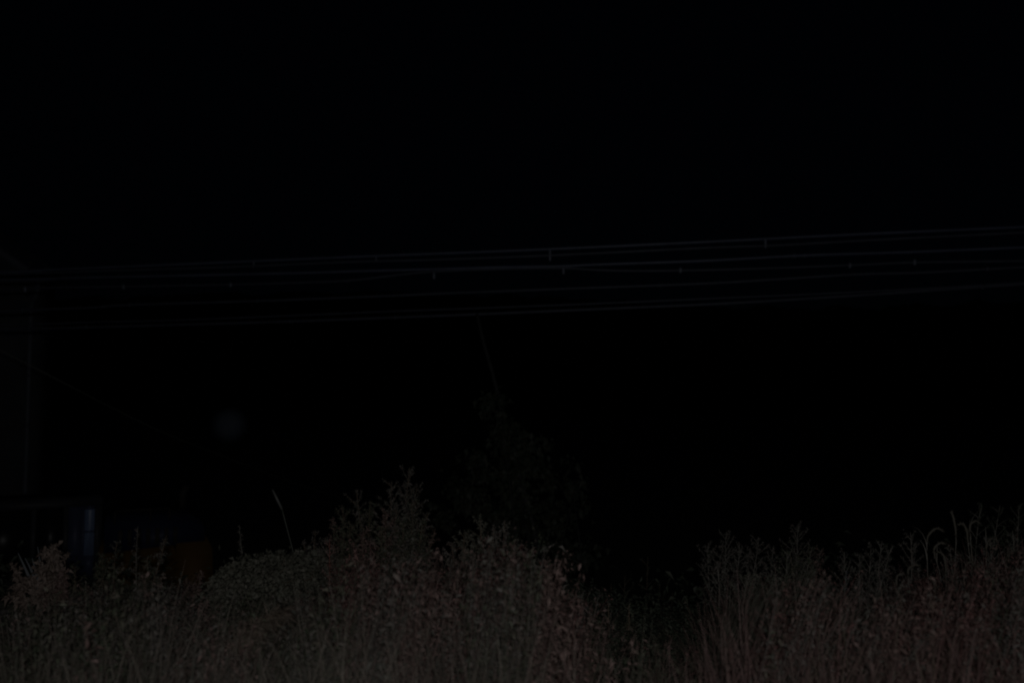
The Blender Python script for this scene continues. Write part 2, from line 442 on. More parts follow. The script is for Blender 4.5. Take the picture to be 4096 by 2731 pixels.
b.tube([hp(gu, v, EAVE-OV*k+0.02) for v in np.linspace(-0.36, WL+0.3, 8)], 0.075, 8)
b.build("gutter", M['trim'], house, True)
b = MB()
b.tube(spline([hp(gu, -0.30, EAVE-OV*k-0.02), hp(gu, -0.30, EAVE-OV*k-0.28), hp(gu+0.2, -0.10, EAVE-OV*k-0.52), hp(-0.05, -0.06, EAVE-0.95), hp(-0.05, -0.06, EAVE-1.2)], 6), 0.05, 8)
b.tube([hp(-0.05, -0.06, z) for z in np.linspace(EAVE-1.18, 0, 12)], 0.048, 8)
dp = b.build("downpipe", M['pipe'], house, True)
for z in (1.0, 2.4, 3.9, 5.0):
    c = MB(); c.tube([hp(-0.05, -0.06, z-0.03), hp(-0.05, -0.06, z+0.03)], 0.062, 8); c.build("bracket", M['trim'], dp, True)
for (u, z, w, h) in ((1.9, 4.4, 1.3, 1.2), (1.9, 1.4, 1.3, 1.3), (4.4, 4.4, 1.0, 1.2), (4.4, 0.0, 1.0, 2.1)):
    b = MB()
    if z > 0:
        b.box((u, -0.03, z), (u+w, 0.02, z+h), htf); wo = b.build("window", M['glass'], house)
        c = MB()
        for (a0, a1, z0, z1) in ((u-.06, u+w+.06, z-.07, z), (u-.06, u+w+.06, z+h, z+h+.06), (u-.06, u, z, z+h), (u+w, u+w+.06, z, z+h), (u+w/2-.025, u+w/2+.025, z, z+h)):
            c.box((a0, -0.06, z0), (a1, -0.031, z1), htf)
        c.build("frame", M['trim'], wo)
    else:
        b.box((u, -0.04, 0), (u+w, 0.02, h), htf); do = b.build("door", M['cabpaint'], house)
        c = MB(); c.tube([hp(u+.1, -0.09, 1.0), hp(u+.22, -0.09, 1.0)], 0.015, 6); c.build("handle", M['clamp'], do)

# ------------------------------------------------------------------ excavator on the lower yard
XL, XC, XR, YN = -7.93, -6.19, -4.57, 12.2       # cab front, cab back, tail, near side
ex = thing("excavator", "orange excavator with dark blue cab parked below the bank beside the house", "excavator", (-5.9, 13.6, LOW), rotz=math.radians(25))
exl = np.array([-5.9, 13.6, LOW])
_c, _s = math.cos(ex.rotation_euler[2]), math.sin(ex.rotation_euler[2])
_k = (XC - exl[0], YN - exl[1])              # the near rear corner of the cab stays where it is
ex.location = (XC - (_c*_k[0] - _s*_k[1]), YN - (_s*_k[0] + _c*_k[1]), LOW)
Z = lambda h: LOW + h
def EB(name, m, fn, parent=ex, smooth=False):
    b = MB(); fn(b); return b.build(name, M[m], parent, smooth, exl)
def bevel_poly(x0, z0, x1, z1, r):
    out = []
    for (cx, cz, a0) in ((x1-r, z1-r, 0), (x0+r, z1-r, 90), (x0+r, z0+r, 180), (x1-r, z0+r, 270)):
        for a in (0, 30, 60, 90):
            t = math.radians(a0+a); out.append((cx+r*math.cos(t), cz+r*math.sin(t)))
    return out
# upper body
EB("body", 'orange', lambda b: b.prism(bevel_poly(XL+0.1, Z(1.05), XR-0.55, Z(2.22), 0.06), YN+0.03, YN+2.7))
EB("counterweight", 'orange', lambda b: b.prism([(XR-0.545, Z(1.0)), (XR-0.2, Z(0.98)), (XR-0.03, Z(1.2)), (XR, Z(1.75)), (XR-0.02, Z(2.2)), (XR-0.1, Z(2.3)), (XR-0.545, Z(2.3))], YN+0.0, YN+2.75))
hood = EB("engine_hood", 'navy', lambda b: b.prism([(XC+0.06, Z(2.225)), (XR-0.12, Z(2.304)), (XR-0.14, Z(2.52)), (XR-0.34, Z(2.62)), (XC+0.06, Z(2.66))], YN+0.12, YN+2.6))
EB("exhaust_pipe", 'steel', lambda b: b.tube([(-4.95, YN+1.9, Z(2.6)), (-4.95, YN+1.9, Z(2.85)), (-4.88, YN+1.9, Z(2.98))], 0.06, 10), hood, True)
def vents(b):
    for q in range(7):
        x = XC+0.25+q*0.13
        b.box((x, YN+0.085, Z(2.32)), (x+0.06, YN+0.118, Z(2.56)))
EB("vent", 'steel', vents, hood)
def side_panel(b):
    b.box((XC+0.12, YN-0.005, Z(1.2)), (XC+0.62, YN+0.028, Z(2.1)))
pn = EB("side_door", 'orange', side_panel)
EB("handle", 'steel', lambda b: b.box((XC+0.5, YN-0.03, Z(1.62)), (XC+0.58, YN-0.006, Z(1.66))), pn)
def rail(b):
    for x in (XC+0.2, XC+0.7, XR-0.65):
        b.tube([(x, YN+0.2, Z(2.66)), (x, YN+0.2, Z(2.84))], 0.014, 6)
    b.tube([(XC+0.2, YN+0.2, Z(2.84)), (XR-0.65, YN+0.2, Z(2.84))], 0.014, 6)
EB("handrail", 'steel', rail)
# cab: shell of posts and panels, roof, glass
cab = EB("cab", 'cabpaint', lambda b: [
    b.box((XL, YN, Z(1.25)), (XC, YN+0.95, Z(1.95))),                                            # lower shell
    b.box((XC-0.07, YN, Z(1.95)), (XC, YN+0.09, Z(2.97))), b.box((XC-0.07, YN+0.86, Z(1.95)), (XC, YN+0.95, Z(2.97))),
    b.box((XL, YN, Z(1.95)), (XL+0.07, YN+0.09, Z(2.97))), b.box((XL, YN+0.86, Z(1.95)), (XL+0.07, YN+0.95, Z(2.97))),
    b.box((-6.670, YN-0.004, Z(1.951)), (-6.605, YN+0.08, Z(2.969))),                             # door post
    b.box((-7.085, YN-0.004, Z(1.951)), (-7.02, YN+0.08, Z(2.969))),
    ])
EB("cab_roof", 'cabpaint', lambda b: b.prism(bevel_poly(XL-0.05, Z(2.971), XC+0.03, Z(3.075), 0.05), YN-0.04, YN+1.0), cab)
EB("rear_panel", 'cabblue', lambda b: b.box((-6.604, YN+0.012, Z(1.951)), (-6.431, YN+0.06, Z(2.969))), cab)
rw = EB("rear_side_window", 'glass_blue', lambda b: b.prism(bevel_poly(-6.392, Z(2.22), -6.258, Z(2.93), 0.03), YN+0.02, YN+0.05), cab)
EB("window_frame", 'cabblue', lambda b: [b.box((-6.43, YN+0.008, Z(1.951)), (-6.393, YN+0.06, Z(2.969))),
    b.box((-6.392, YN+0.01, Z(2.574)), (-6.261, YN+0.06, Z(2.60))), b.box((-6.392, YN+0.012, Z(2.915)), (-6.261, YN+0.06, Z(2.969))), b.box((-6.392, YN+0.012, Z(1.951)), (-6.261, YN+0.06, Z(2.235)))], rw)
dr = EB("cab_door", 'cabblue', lambda b: b.box((-7.019, YN-0.012, Z(1.3)), (-6.671, YN+0.018, Z(1.949))), cab)
EB("door_window", 'glass', lambda b: b.box((-7.019, YN+0.02, Z(1.951)), (-6.671, YN+0.04, Z(2.969))), cab)
EB("front_window", 'glass', lambda b: [b.box((XL+0.071, YN+0.02, Z(1.951)), (-7.086, YN+0.04, Z(2.969))), b.box((XL+0.01, YN+0.091, Z(1.951)), (XL+0.03, YN+0.859, Z(2.969)))], cab)
EB("seat", 'steel', lambda b: [b.prism(bevel_poly(-7.1, Z(1.96), -6.7, Z(2.1), 0.04), YN+0.25, YN+0.72), b.prism(bevel_poly(-6.78, Z(2.08), -6.66, Z(2.72), 0.05), YN+0.27, YN+0.70)])
EB("turntable", 'steel', lambda b: b.tube([(-5.9, YN+1.38, Z(0.8)), (-5.9, YN+1.38, Z(1.06))], 0.62, 24), ex, True)
# undercarriage
EB("undercarriage", 'steel', lambda b: b.prism(bevel_poly(-6.9, Z(0.45), -4.9, Z(0.79), 0.1), YN+0.75, YN+2.0))
for y0 in (YN+0.1, YN+2.1):
    path = []
    for a in np.linspace(90, 270, 12): path.append((-7.45+0.44*math.cos(math.radians(a)), Z(0.46)+0.44*math.sin(math.radians(a))))
    for a in np.linspace(-90, 90, 12): path.append((-4.35+0.44*math.cos(math.radians(a)), Z(0.46)+0.44*math.sin(math.radians(a))))
    def belt(b):
        P = np.array(path); Q = np.array([-5.9, Z(0.46)]) + (P-np.array([-5.9, Z(0.46)]))*np.array([0.975, 0.86])
        n = len(P); v = []
        for p, q in zip(P, Q): v += [(p[0], y0, p[1]), (p[0], y0+0.55, p[1]), (q[0], y0+0.55, q[1]), (q[0], y0, q[1])]
        f = []
        for a in range(n):
            c = (a+1) % n
            for e in range(4): f.append([a*4+e, a*4+(e+1) % 4, c*4+(e+1) % 4, c*4+e])
        b.add(v, f)
        for q in range(22):
            x = -7.4 + q*0.14
            b.box((x, y0-0.012, Z(0.9)), (x+0.05, y0+0.562, Z(0.925))); b.box((x, y0-0.012, Z(-0.005)), (x+0.05, y0+0.562, Z(0.018)))
    tr = EB("track", 'steel', belt)
    for x, r in ((-7.45, 0.34), (-4.35, 0.34), (-6.8, 0.16), (-6.2, 0.16), (-5.6, 0.16), (-5.0, 0.16)):
        EB("track_wheel", 'orange' if r > 0.3 else 'steel', lambda b: b.tube([(x, y0+0.06, Z(0.46 if r > 0.3 else 0.24)), (x, y0+0.49, Z(0.46 if r > 0.3 else 0.24))], r, 16), tr, True)
# boom, arm and bucket lowered to the left, out past the frame
boom = EB("boom", 'orange', lambda b: b.prism([(-7.0, Z(1.5)), (-7.6, Z(2.2)), (-9.0, Z(3.1)), (-10.2, Z(3.05)), (-11.7, Z(2.2)), (-11.6, Z(1.95)), (-10.1, Z(2.65)), (-9.1, Z(2.6)), (-7.9, Z(1.75)), (-7.2, Z(1.25))], YN+1.2, YN+1.65))
EB("boom_cylinder", 'steel', lambda b: b.tube([(-7.7, YN+1.1, Z(1.3)), (-9.3, YN+1.1, Z(2.75))], 0.07, 10), boom, True)
arm = EB("arm", 'orange', lambda b: b.prism([(-11.9, Z(2.6)), (-11.5, Z(2.3)), (-11.0, Z(0.5)), (-11.15, Z(0.45)), (-12.0, Z(1.9))], YN+1.25, YN+1.6))
EB("bucket", 'steel', lambda b: b.prism([(-11.2, Z(0.6)), (-10.9, Z(0.6)), (-10.2, Z(0.5)), (-10.15, Z(0.15)), (-10.5, Z(0.0)), (-11.1, Z(0.02)), (-11.35, Z(0.3))], YN+0.95, YN+1.9))

# ------------------------------------------------------------------ leaning pole and the vines over it
PD = 9.7
pole_pts = [at(1908, 1258, PD+.95), at(1932, 1360, PD+.75), at(1970, 1490, PD+.5), at(1998, 1600, PD+.32), at(2030, 1720, PD+.15), at(2070, 1870, PD), at(2120, 2060, PD), at(2200, 2360, PD)]
e = pole_pts[-1]; gz = float(ground_z(e[0]+0.2, PD)); pole_pts.append(np.array([e[0] + (e[2]-gz)*0.27, PD, gz-0.1]))
pp = spline(pole_pts, 8)
b = MB(); b.tube(pp, np.linspace(0.021, 0.034, len(pp)), 10)
lp = b.build("leaning_pole", M['pole'], None, True, pp[-1])
tag(lp, "thin leaning bare pole reaching up to the lowest cable out of the vines", "pole")

def foliage_cloud(b, centers, n, leaf, wid, shell=0.6):
    """leaves through ellipsoids (center, (rx, ry, rz), weight)"""
    wts = np.array([c[2] for c in centers], float); wts /= wts.sum()
    idx = RNG.choice(len(centers), n, p=wts)
    C = np.array([c[0] for c in centers])[idx]; R = np.array([c[1] for c in centers])[idx]
    d = norm(RNG.normal(0, 1, (n, 3)))
    rad = RNG.uniform(shell, 1.05, n)[:, None]
    P = C + d*R*rad
    D = norm(d*0.8 + RNG.normal(0, 0.6, (n, 3)) + np.array([0, -0.2, -0.25]))
    L = leaf*RNG.uniform(0.6, 1.35, n)
    b.leaves(P, D, L, L*wid*RNG.uniform(0.8, 1.2, n), 0.3)
    return P

vb = thing("vine_covered_bush", "tall dark bush of climbing vines wrapped round the leaning pole", "bush", (0.1, PD, float(ground_z(0.1, PD))))
vl = np.array(vb.location)
def pc(px, py, r, dz=0.0, ry=None, y=PD):
    c = at(px, py, y+dz); return (c, (r[0], ry or r[0]*0.8, r[1]))
cl = []
for px, py, rx, rz, w in ((1985, 1615, .10, .12, 1.0), (1930, 1622, .12, .05, .6), (2010, 1720, .13, .2, 1.5), (2050, 1735, .10, .15, 1.0), (1985, 1760, .12, .12, 1), (2050, 1830, .22, .25, 2.5), (2110, 1800, .12, .12, 1),
                           (2170, 1775, .10, .06, .7), (2150, 1850, .15, .15, 1.2), (2260, 1870, .14, .09, .9), (1895, 1850, .10, .10, .7), (1940, 1900, .16, .16, 1.4), (2070, 1930, .30, .3, 3.5), (2200, 1930, .18, .18, 1.8),
                           (2300, 1960, .10, .16, 1), (1830, 1960, .16, .14, 1.2), (1900, 2010, .25, .25, 2.5), (2060, 2060, .4, .3, 4), (2230, 2050, .26, .26, 2.5), (2330, 2050, .12, .2, 1.2), (1790, 2060, .2, .2, 1.6),
                           (1950, 2180, .5, .45, 5), (2200, 2200, .45, .45, 5), (2330, 2230, .25, .3, 2), (2050, 2420, .7, .6, 6), (2300, 2450, .5, .5, 4), (1800, 2350, .5, .5, 4), (2100, 2700, .9, .7, 5)):
    c, r = pc(px, py, (rx, rz)); cl.append((c, r, w))
wts = np.array([c[2] for c in cl]); wts = wts/wts.sum(); CL = []
for q in RNG.choice(len(cl), 300, p=wts):
    CL.append(cl[q][0] + norm(RNG.normal(0, 1, 3))*np.array(cl[q][1])*RNG.uniform(.2, .92))
CU = np.array(CL); CL = np.repeat(CU, 17, 0); P = CL + RNG.normal(0, .062, CL.shape)
b = MB(); L_ = RNG.uniform(.045, .1, len(P)); b.leaves(P, norm(RNG.normal(0, .8, P.shape) + [0, -.25, -.2]), L_, L_*RNG.uniform(.65, .95, len(P)), .3)
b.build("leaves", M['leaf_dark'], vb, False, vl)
b = MB()
for s_ in range(26):
    top = CU[RNG.integers(len(CU))]
    base = np.array([0.1+RNG.uniform(-.6, .6), PD+RNG.uniform(-.4, .4), vl[2]])
    mid = (top+base)/2 + RNG.normal(0, .12, 3)
    b.tube(spline([base, mid, top], 6), np.linspace(0.016, 0.004, 13), 4, False)
b.build("stems", M['pole'], vb, False, vl)

# ------------------------------------------------------------------ weeds that stand out one by one
WEEDS = 0
def stem_curve(base, tip, bow, n=9):
    base = np.asarray(base, float); tip = np.asarray(tip, float)
    m = (base+tip)/2 + np.array([bow, RNG.uniform(-.04, .04), 0])
    u = np.linspace(0, 1, n)[:, None]
    return (1-u)**2*base + 2*u*(1-u)*m + u*u*tip

def weed(name, label, cat, px, tipy, d, lean=0.0, leafm='leaf_grey', stemm='stem', nbr=14, leaf=0.05, wid=0.34, bushy=1.0, seeds=True, group=None, bpx=None, stemr=0.0055, start=0.15, spread=1.0, seedm=None):
    leaf *= 0.72; bushy *= 1.7; nbr = int(nbr*1.25)
    tip = at(px, tipy, d)
    bx = tip[0] - lean if bpx is None else at(bpx, 2400, d)[0]
    by = d + RNG.uniform(-.08, .08)
    base = np.array([bx, by, float(ground_z(bx, by)) - 0.02])
    t = thing(name, label, cat, base, group)
    h = np.linalg.norm(tip-base)
    main = stem_curve(base, tip, RNG.uniform(-.05, .05)*h, 12)
    sb, lb = MB(), MB()
    sb.tube(main, np.linspace(stemr, 0.0016, 12), 5)
    PP, DD, LL = [], [], []
    SP, SD = [], []
    ga = RNG.uniform(0, 6.28)
    for k in range(nbr):
        u = start + (0.97-start)*(k+RNG.uniform(0, .8))/nbr
        p = np.array([np.interp(u, np.linspace(0, 1, 12), main[:, a]) for a in range(3)])
        ga += 2.4 + RNG.uniform(-.4, .4)
        bl = h*spread*(0.30*(1-u)**0.7 + 0.05)*RNG.uniform(0.6, 1.2)
        el = RNG.uniform(0.65, 1.15)
        dirv = np.array([math.cos(ga)*math.cos(el), math.sin(ga)*math.cos(el), math.sin(el)])
        end = p + dirv*bl + np.array([0, 0, -0.05*bl])
        br = stem_curve(p, end, 0, 5)
        sb.tube(br, np.linspace(0.0026, 0.0011, 5), 3, False)
        nl = max(3, int(bl/0.016*bushy))
        uu = RNG.uniform(0.08, 1.02, nl)
        q = p + (end-p)*uu[:, None]
        PP.append(q); dv = norm(dirv*0.7 + RNG.normal(0, .65, (nl, 3))); DD.append(dv)
        LL.append(leaf*RNG.uniform(.5, 1.25, nl)*(1.1-.45*u))
        if seeds:
            ns = int(5 + 16*bl/0.2*min(bushy, 1.2)*0.6)
            us = RNG.uniform(.6, 1.08, ns)
            SP.append(p + (end-p)*us[:, None] + RNG.normal(0, .006, (ns, 3))); SD.append(norm(dirv + RNG.normal(0, .8, (ns, 3))))
    nl = int(h/0.016*bushy)
    uu = RNG.uniform(start*0.6, 1.0, nl)
    q = np.stack([np.interp(uu, np.linspace(0, 1, 12), main[:, a]) for a in range(3)], -1)
    PP.append(q); DD.append(norm(RNG.normal(0, 1, (nl, 3)) + [0, 0, .5])); LL.append(leaf*RNG.uniform(.6, 1.5, nl)*(1.15-.5*uu))
    P_, D_, L_ = np.concatenate(PP), np.concatenate(DD), np.concatenate(LL)
    lb.leaves(P_, D_, L_, L_*wid, .3)
    if seeds and SP:
        S_ = np.concatenate(SP); lb.leaves(S_, np.concatenate(SD), RNG.uniform(.008, .02, len(S_)), RNG.uniform(.006, .011, len(S_)), .1)
    sb.build("stem", M[stemm], t, False, base)
    lb.build("leaves", M[leafm], t, False, base)
    return t

def grass_head(label, pts, d, group=None, headlen=0.55, m='head', r=0.009, dz=0.0, leaves=4, fuzz=160):
    """arching grass stalk through the pixels pts (tip last) with a fuzzy seed head over its outer part"""
    W = [at(x, y, d) for x, y in pts]
    bx = W[0][0]; base = np.array([bx + RNG.uniform(-.05, .05), d, float(ground_z(bx, d))-0.02])
    path = spline([base] + W, 8)
    t = thing("seeding_grass", label, "grass stalk", base, group)
    sb = MB(); sb.tube(path, np.linspace(0.0032, 0.0016, len(path)), 4); 
    A = RNG.uniform(0, 6.28, leaves)
    hh = np.array([path[int(len(path)*f)] for f in RNG.uniform(.05, .45, leaves)])
    sb.blades(hh, A, RNG.uniform(.10, .2, leaves), .006, RNG.uniform(.5, 1.5, leaves))
    sb.build("stalk", M['stem_grey'], t, False, base)
    cum = np.concatenate([[0], np.cumsum(np.linalg.norm(np.diff(path, axis=0), axis=1))])
    hl = min(headlen*0.3, 0.16)
    sel = np.linspace(cum[-1]-hl, cum[-1], 14)
    hpth = np.stack([np.interp(sel, cum, path[:, a]) for a in range(3)], -1)
    prof = r*np.sin(np.linspace(0.25, 2.85, 14))**0.6
    hb = MB(); hb.tube(hpth, prof, 6)
    us = RNG.uniform(0, 13, fuzz); q = np.stack([np.interp(us, np.arange(14), hpth[:, a]) for a in range(3)], -1)
    tn = norm(np.gradient(hpth, axis=0))[us.astype(int)]
    hb.leaves(q, norm(tn*.7 + RNG.normal(0, .8, (fuzz, 3))), RNG.uniform(.008, .018, fuzz), .003, .0)
    hb.build("seed_head", M[m], t, False, base)
    return t

# --- left edge
G0 = "weeds along the top of the bank"
weed("tufted_weed", "pale brown weed with thick plumy tufts at the far left edge of the bank", "weed", 205, 2192, 5.6, 0.05, 'plume', 'stem', 20, .085, .5, 2.0, True, G0, spread=1.35, start=.15)
weed("tufted_weed", "short pale tuft leaning left of the thick plumy weed", "weed", 62, 2262, 5.6, -0.14, 'plume', 'stem', 9, .075, .45, 1.9, True, G0, spread=1.1, start=.25)
weed("tufted_weed", "lower pinkish brown tuft at the right foot of the thick plumy weed", "weed", 262, 2290, 5.5, .07, 'leaf_brown', 'stem', 11, .07, .45, 1.6, True, G0, spread=1.2, start=.2)
def strap_leaves(label, px, py, d, tips, m):
    base = at(px, py, d); base[2] = float(ground_z(base[0], d))
    t = thing("strap_leaved_weed", label, "weed", base, G0)
    b = MB()
    for (tx, ty) in tips:
        tip = at(tx, ty, d + RNG.uniform(-.1, .1))
        c = stem_curve(base, tip, .03, 9); w = 0.010*np.sin(np.linspace(.5, 3.0, 9))
        sd = np.array([0.9, 0.3, 0.1]); v = np.concatenate([c - sd*w[:, None], c + sd*w[:, None] + [0, 0, .004]])
        b.add(v, [[q, q+1, 9+q+1, 9+q] for q in range(8)])
    b.build("leaves", M[m], t, False, base)
strap_leaves("fan of narrow grey blue leaves between the two pale tufts", 175, 2420, 5.7, [(72, 2212), (100, 2232), (128, 2232), (150, 2185), (95, 2262), (140, 2262)], 'grey_leaf')
weed("leafy_weed", "dark leafy weed in front of the excavator cab", "weed", 410, 2215, 5.9, .02, 'leaf_green', 'stem', 15, .06, .45, 1.3, True, G0, spread=1.2)
weed("leafy_weed", "small sprig poking up right of the dark leafy weed", "weed", 468, 2165, 6.0, .03, 'leaf_grey', 'stem', 9, .05, .4, .9, True, G0, spread=.8)
weed("spiky_weed", "slim bluish upright spike standing before the engine hood", "weed", 552, 2103, 6.0, .02, 'leaf_grey', 'stem_grey', 8, .045, .3, .7, True, G0, spread=.45, start=.3)
weed("spiky_weed", "spear shaped weed tip slanting right before the orange body", "weed", 666, 2140, 5.9, .16, 'leaf_grey', 'stem', 12, .06, .36, 1.2, True, G0, spread=.55)
weed("leafy_weed", "open weed with looping leaves under the spear tip", "weed", 590, 2225, 5.8, -.02, 'leaf_green', 'stem', 12, .055, .42, 1.2, True, G0, spread=1.1)
weed("pinkish_weed", "pinkish clump of broad leaf heads low against the orange body", "weed", 655, 2292, 5.8, .03, 'plume', 'stem', 8, .055, .6, 1.5, False, G0, spread=.8)
weed("pinkish_weed", "pinkish short weed right under the counterweight end", "weed", 808, 2290, 5.9, .06, 'leaf_brown', 'stem', 10, .05, .45, 1.3, True, G0, spread=.9)
weed("pinkish_weed", "brown twiggy weed between the two pinkish clumps", "weed", 745, 2310, 5.9, .0, 'leaf_brown', 'stem', 8, .045, .4, 1.0, True, G0, spread=.9)
weed("leafy_weed", "low green weed left of the dark leafy weed", "weed", 300, 2262, 5.8, .0, 'leaf_green', 'stem', 9, .05, .45, 1.1, True, G0, spread=1.0)
# --- spike and stake before the mound
weed("spiky_weed", "blunt bare spike leaning left at the edge of the leafy mound", "weed", 957, 2098, 6.1, -.10, 'leaf_grey', 'stem_grey', 9, .036, .35, 1.3, True, G0, spread=.22, start=.45, stemr=.007)
sp0, sp1, sp2 = at(1090, 1958, 6.4), at(1128, 2036, 6.4), at(1195, 2290, 6.4)
sp3 = sp2 + (sp2-sp1)*0.9; sp3[2] = min(sp3[2], float(ground_z(sp3[0], 6.4))-.05)
st = thing("stake", "thin leaning stake with a pale sleeve on its upper end behind the mound", "stake", sp3)
b = MB(); b.tube(spline([sp3, sp2, sp1], 8), .006, 6); b.build("rod", M['wire'], st, True, sp3)
b = MB(); b.tube([sp1, (sp0+sp1)/2, sp0], [.0095, .0105, .008], 8); b.build("sleeve", M['reflector'], st, True, sp3)

# --- vine mound
mv = thing("leafy_mound", "low rounded mound of creeping vines with dark gaps, left of the tallest weeds", "vine", (at(1080, 2400, 5.9)[0], 5.9, 0.0))
ml = np.array(mv.location); cl = []
for px, py, rx, rz, w in ((940, 2380, .22, .16, 1.5), (1000, 2330, .26, .18, 2), (1080, 2310, .3, .17, 2.4), (1180, 2300, .3, .17, 2.6), (1270, 2310, .26, .18, 2.2), (1330, 2350, .22, .2, 1.8), (1050, 2420, .4, .2, 3), (1220, 2420, .4, .22, 3)):
    c = at(px, py, 5.9 - (py-2300)*.004); cl.append((c, (rx, .35, rz), w))
b = MB(); foliage_cloud(b, cl, 9500, .036, .7, .55); b.build("leaves", M['leaf_mound'], mv, False, ml)
b = MB()
for q in range(30):
    c = cl[RNG.integers(len(cl))]; tip = c[0] + norm(RNG.normal(0, 1, 3) + [0, -.3, .7])*np.array(c[1])
    b.tube(stem_curve([ml[0]+RNG.uniform(-.5, .5), 5.9+RNG.uniform(-.3, .3), 0], tip, RNG.uniform(-.1, .1), 7), np.linspace(.005, .002, 7), 4, False)
b.build("stems", M['stem'], mv, False, ml)

# --- tall weeds left of centre
G1 = "tall seeding weeds left of centre"
for px, py, d, ln, lm, nb, bu, sp, lab in (
    (1215, 2165, 6.2, -.02, 'leaf_grey', 10, .7, .8, "slight pale weed rising just behind the right end of the mound"),
    (1262, 2120, 6.2, .0, 'leaf_grey', 9, .6, .6, "thin weed next to the slight pale one behind the mound"),
    (1335, 2068, 6.0, .02, 'leaf_brown', 12, .9, .7, "narrow brown weed at the left border of the tall thicket"),
    (1425, 1958, 6.2, -.07, 'leaf_grey', 15, .75, .9, "tall weed whose tip bends left on the left shoulder of the thicket"),
    (1372, 2030, 5.9, -.03, 'leaf_green', 14, .95, .9, "green weed inside the left shoulder of the thicket"),
    (1480, 2010, 6.2, .03, 'leaf_green', 14, .8, .9, "leafy weed in the dip between the two tallest tips"),
    (1565, 1925, 6.2, -.05, 'leaf_grey', 15, .8, .85, "bluish branching tip left of the very tallest weed"),
    (1638, 1868, 6.2, .05, 'leaf_grey', 18, .85, .85, "tallest weed of all with bluish flower tips"),
    (1668, 1940, 6.3, .10, 'leaf_grey', 14, .7, .8, "weed hugging the right side of the tallest one"),
    (1545, 2040, 5.8, .0, 'leaf_brown', 14, 1.1, .9, "yellowish leafy weed in front of the tallest one"),
    (1612, 2075, 5.8, .02, 'leaf_green', 14, 1.1, .9, "bushy weed with pale sprays below the tallest tip"),
    (1712, 2050, 6.3, .12, 'leaf_grey', 12, .6, .8, "sparse weed leaning right at the dark gap"),
    (1302, 2150, 5.8, -.03, 'leaf_grey', 12, .9, .9, "pale sprays at the left border of the thicket above the red stem"),
    (1400, 2085, 5.8, .0, 'leaf_green', 13, 1.0, .9, "olive weed filling the foot of the left shoulder"),
    (1455, 2110, 5.6, .03, 'leaf_brown', 13, 1.0, .9, "tan weed in front of the dip of the thicket"),
    (1525, 2105, 5.6, -.02, 'leaf_green', 13, 1.0, .9, "olive weed in front of the bluish branching tip"),
    (1588, 2015, 5.9, .0, 'leaf_grey', 15, 1.0, .9, "dense weed just left under the tallest tip"),
    (1648, 2010, 5.9, .04, 'leaf_mound', 15, 1.0, .9, "dense olive weed straight below the tallest tip"),
    (1688, 2100, 5.7, .05, 'leaf_green', 12, .9, .8, "dark green weed at the right foot of the tallest one"),
    (1742, 2110, 6.3, .14, 'leaf_brown', 9, .5, .7, "reddish forked stem leaning into the dark gap")):
    weed("tall_weed", lab, "weed", px, py, d, ln, lm, 'stem', nb+4, .056, .36, bu*1.7, True, G1, spread=sp*1.2)
# red stems low left of centre
for px, py, d, ln, lab in ((1318, 2155, 4.9, .0, "bright red upright stem at the right edge of the mound"),
                           (1350, 2330, 4.5, .02, "red stemmed weed low in front of the bright red stem"),
                           (1480, 2260, 4.7, .0, "reddish weed under the dip of the thicket"),
                           (1590, 2250, 4.7, .03, "red brown weed near the middle of the thicket foot"),
                           (1745, 2370, 4.5, .05, "pinkish stem weed below the forked stem"),
                           (1400, 2430, 4.2, -.02, "red brown stem rising from the bottom edge of the thicket"),
                           (1640, 2420, 4.2, .0, "reddish bent weed near the bottom under the tallest weed")):
    weed("red_stemmed_weed", lab, "weed", px, py, d, ln, 'leaf_brown', 'stem_red', 12, .04, .3, .7, True, "red stemmed weeds", spread=.5, stemr=.007)
# --- bushy weeds at centre
G2 = "bushy weeds at the centre"
for px, py, d, ln, lm, lab in (
    (1808, 2170, 5.4, -.02, 'leaf_grey', "bushy weed on the left flank of the centre clump"),
    (1856, 2128, 5.4, -.01, 'leaf_mound', "olive bushy weed left of the clump's top"),
    (1922, 2076, 5.4, .0, 'leaf_mound', "bushy weed with a small curl forming the clump's top"),
    (1975, 2125, 5.3, .02, 'leaf_grey', "grey leafy weed just right of the clump's top"),
    (2018, 2088, 5.5, .03, 'leaf_grey', "thin sprig rising behind the right of the clump's top"),
    (2052, 2160, 5.4, .04, 'leaf_green', "green bushy weed on the right flank of the clump"),
    (1890, 2230, 5.0, .0, 'leaf_grey', "grey leaved weed in front of the clump's top"),
    (1990, 2245, 5.0, .0, 'leaf_green', "dark green weed in front of the right flank"),
    (2120, 2205, 5.5, .05, 'leaf_grey', "weed stepping down right of the centre clump"),
    (2185, 2240, 5.4, .05, 'leaf_brown', "brown weed on the last step before the black gap"),
    (2222, 2268, 5.2, .06, 'leaf_brown', "pinkish weed with pale leaf tips at the brink of the gap")):
    weed("bushy_weed", lab, "weed", px, py, d, ln, lm, 'stem', 18, .05, .38, 1.8, True, G2, spread=1.15)
for px, py, d, ln, lab in ((2170, 2330, 4.8, .05, "pink tinged stalk left of the gap's lower edge"), (2195, 2400, 4.5, .04, "purple brown stalk below the gap's left brink"), (2080, 2390, 4.6, .0, "brown stalk under the right flank of the clump")):
    weed("red_stemmed_weed", lab, "weed", px, py, d, ln, 'leaf_brown', 'stem_red', 12, .038, .3, .8, True, "red stemmed weeds", spread=.5)
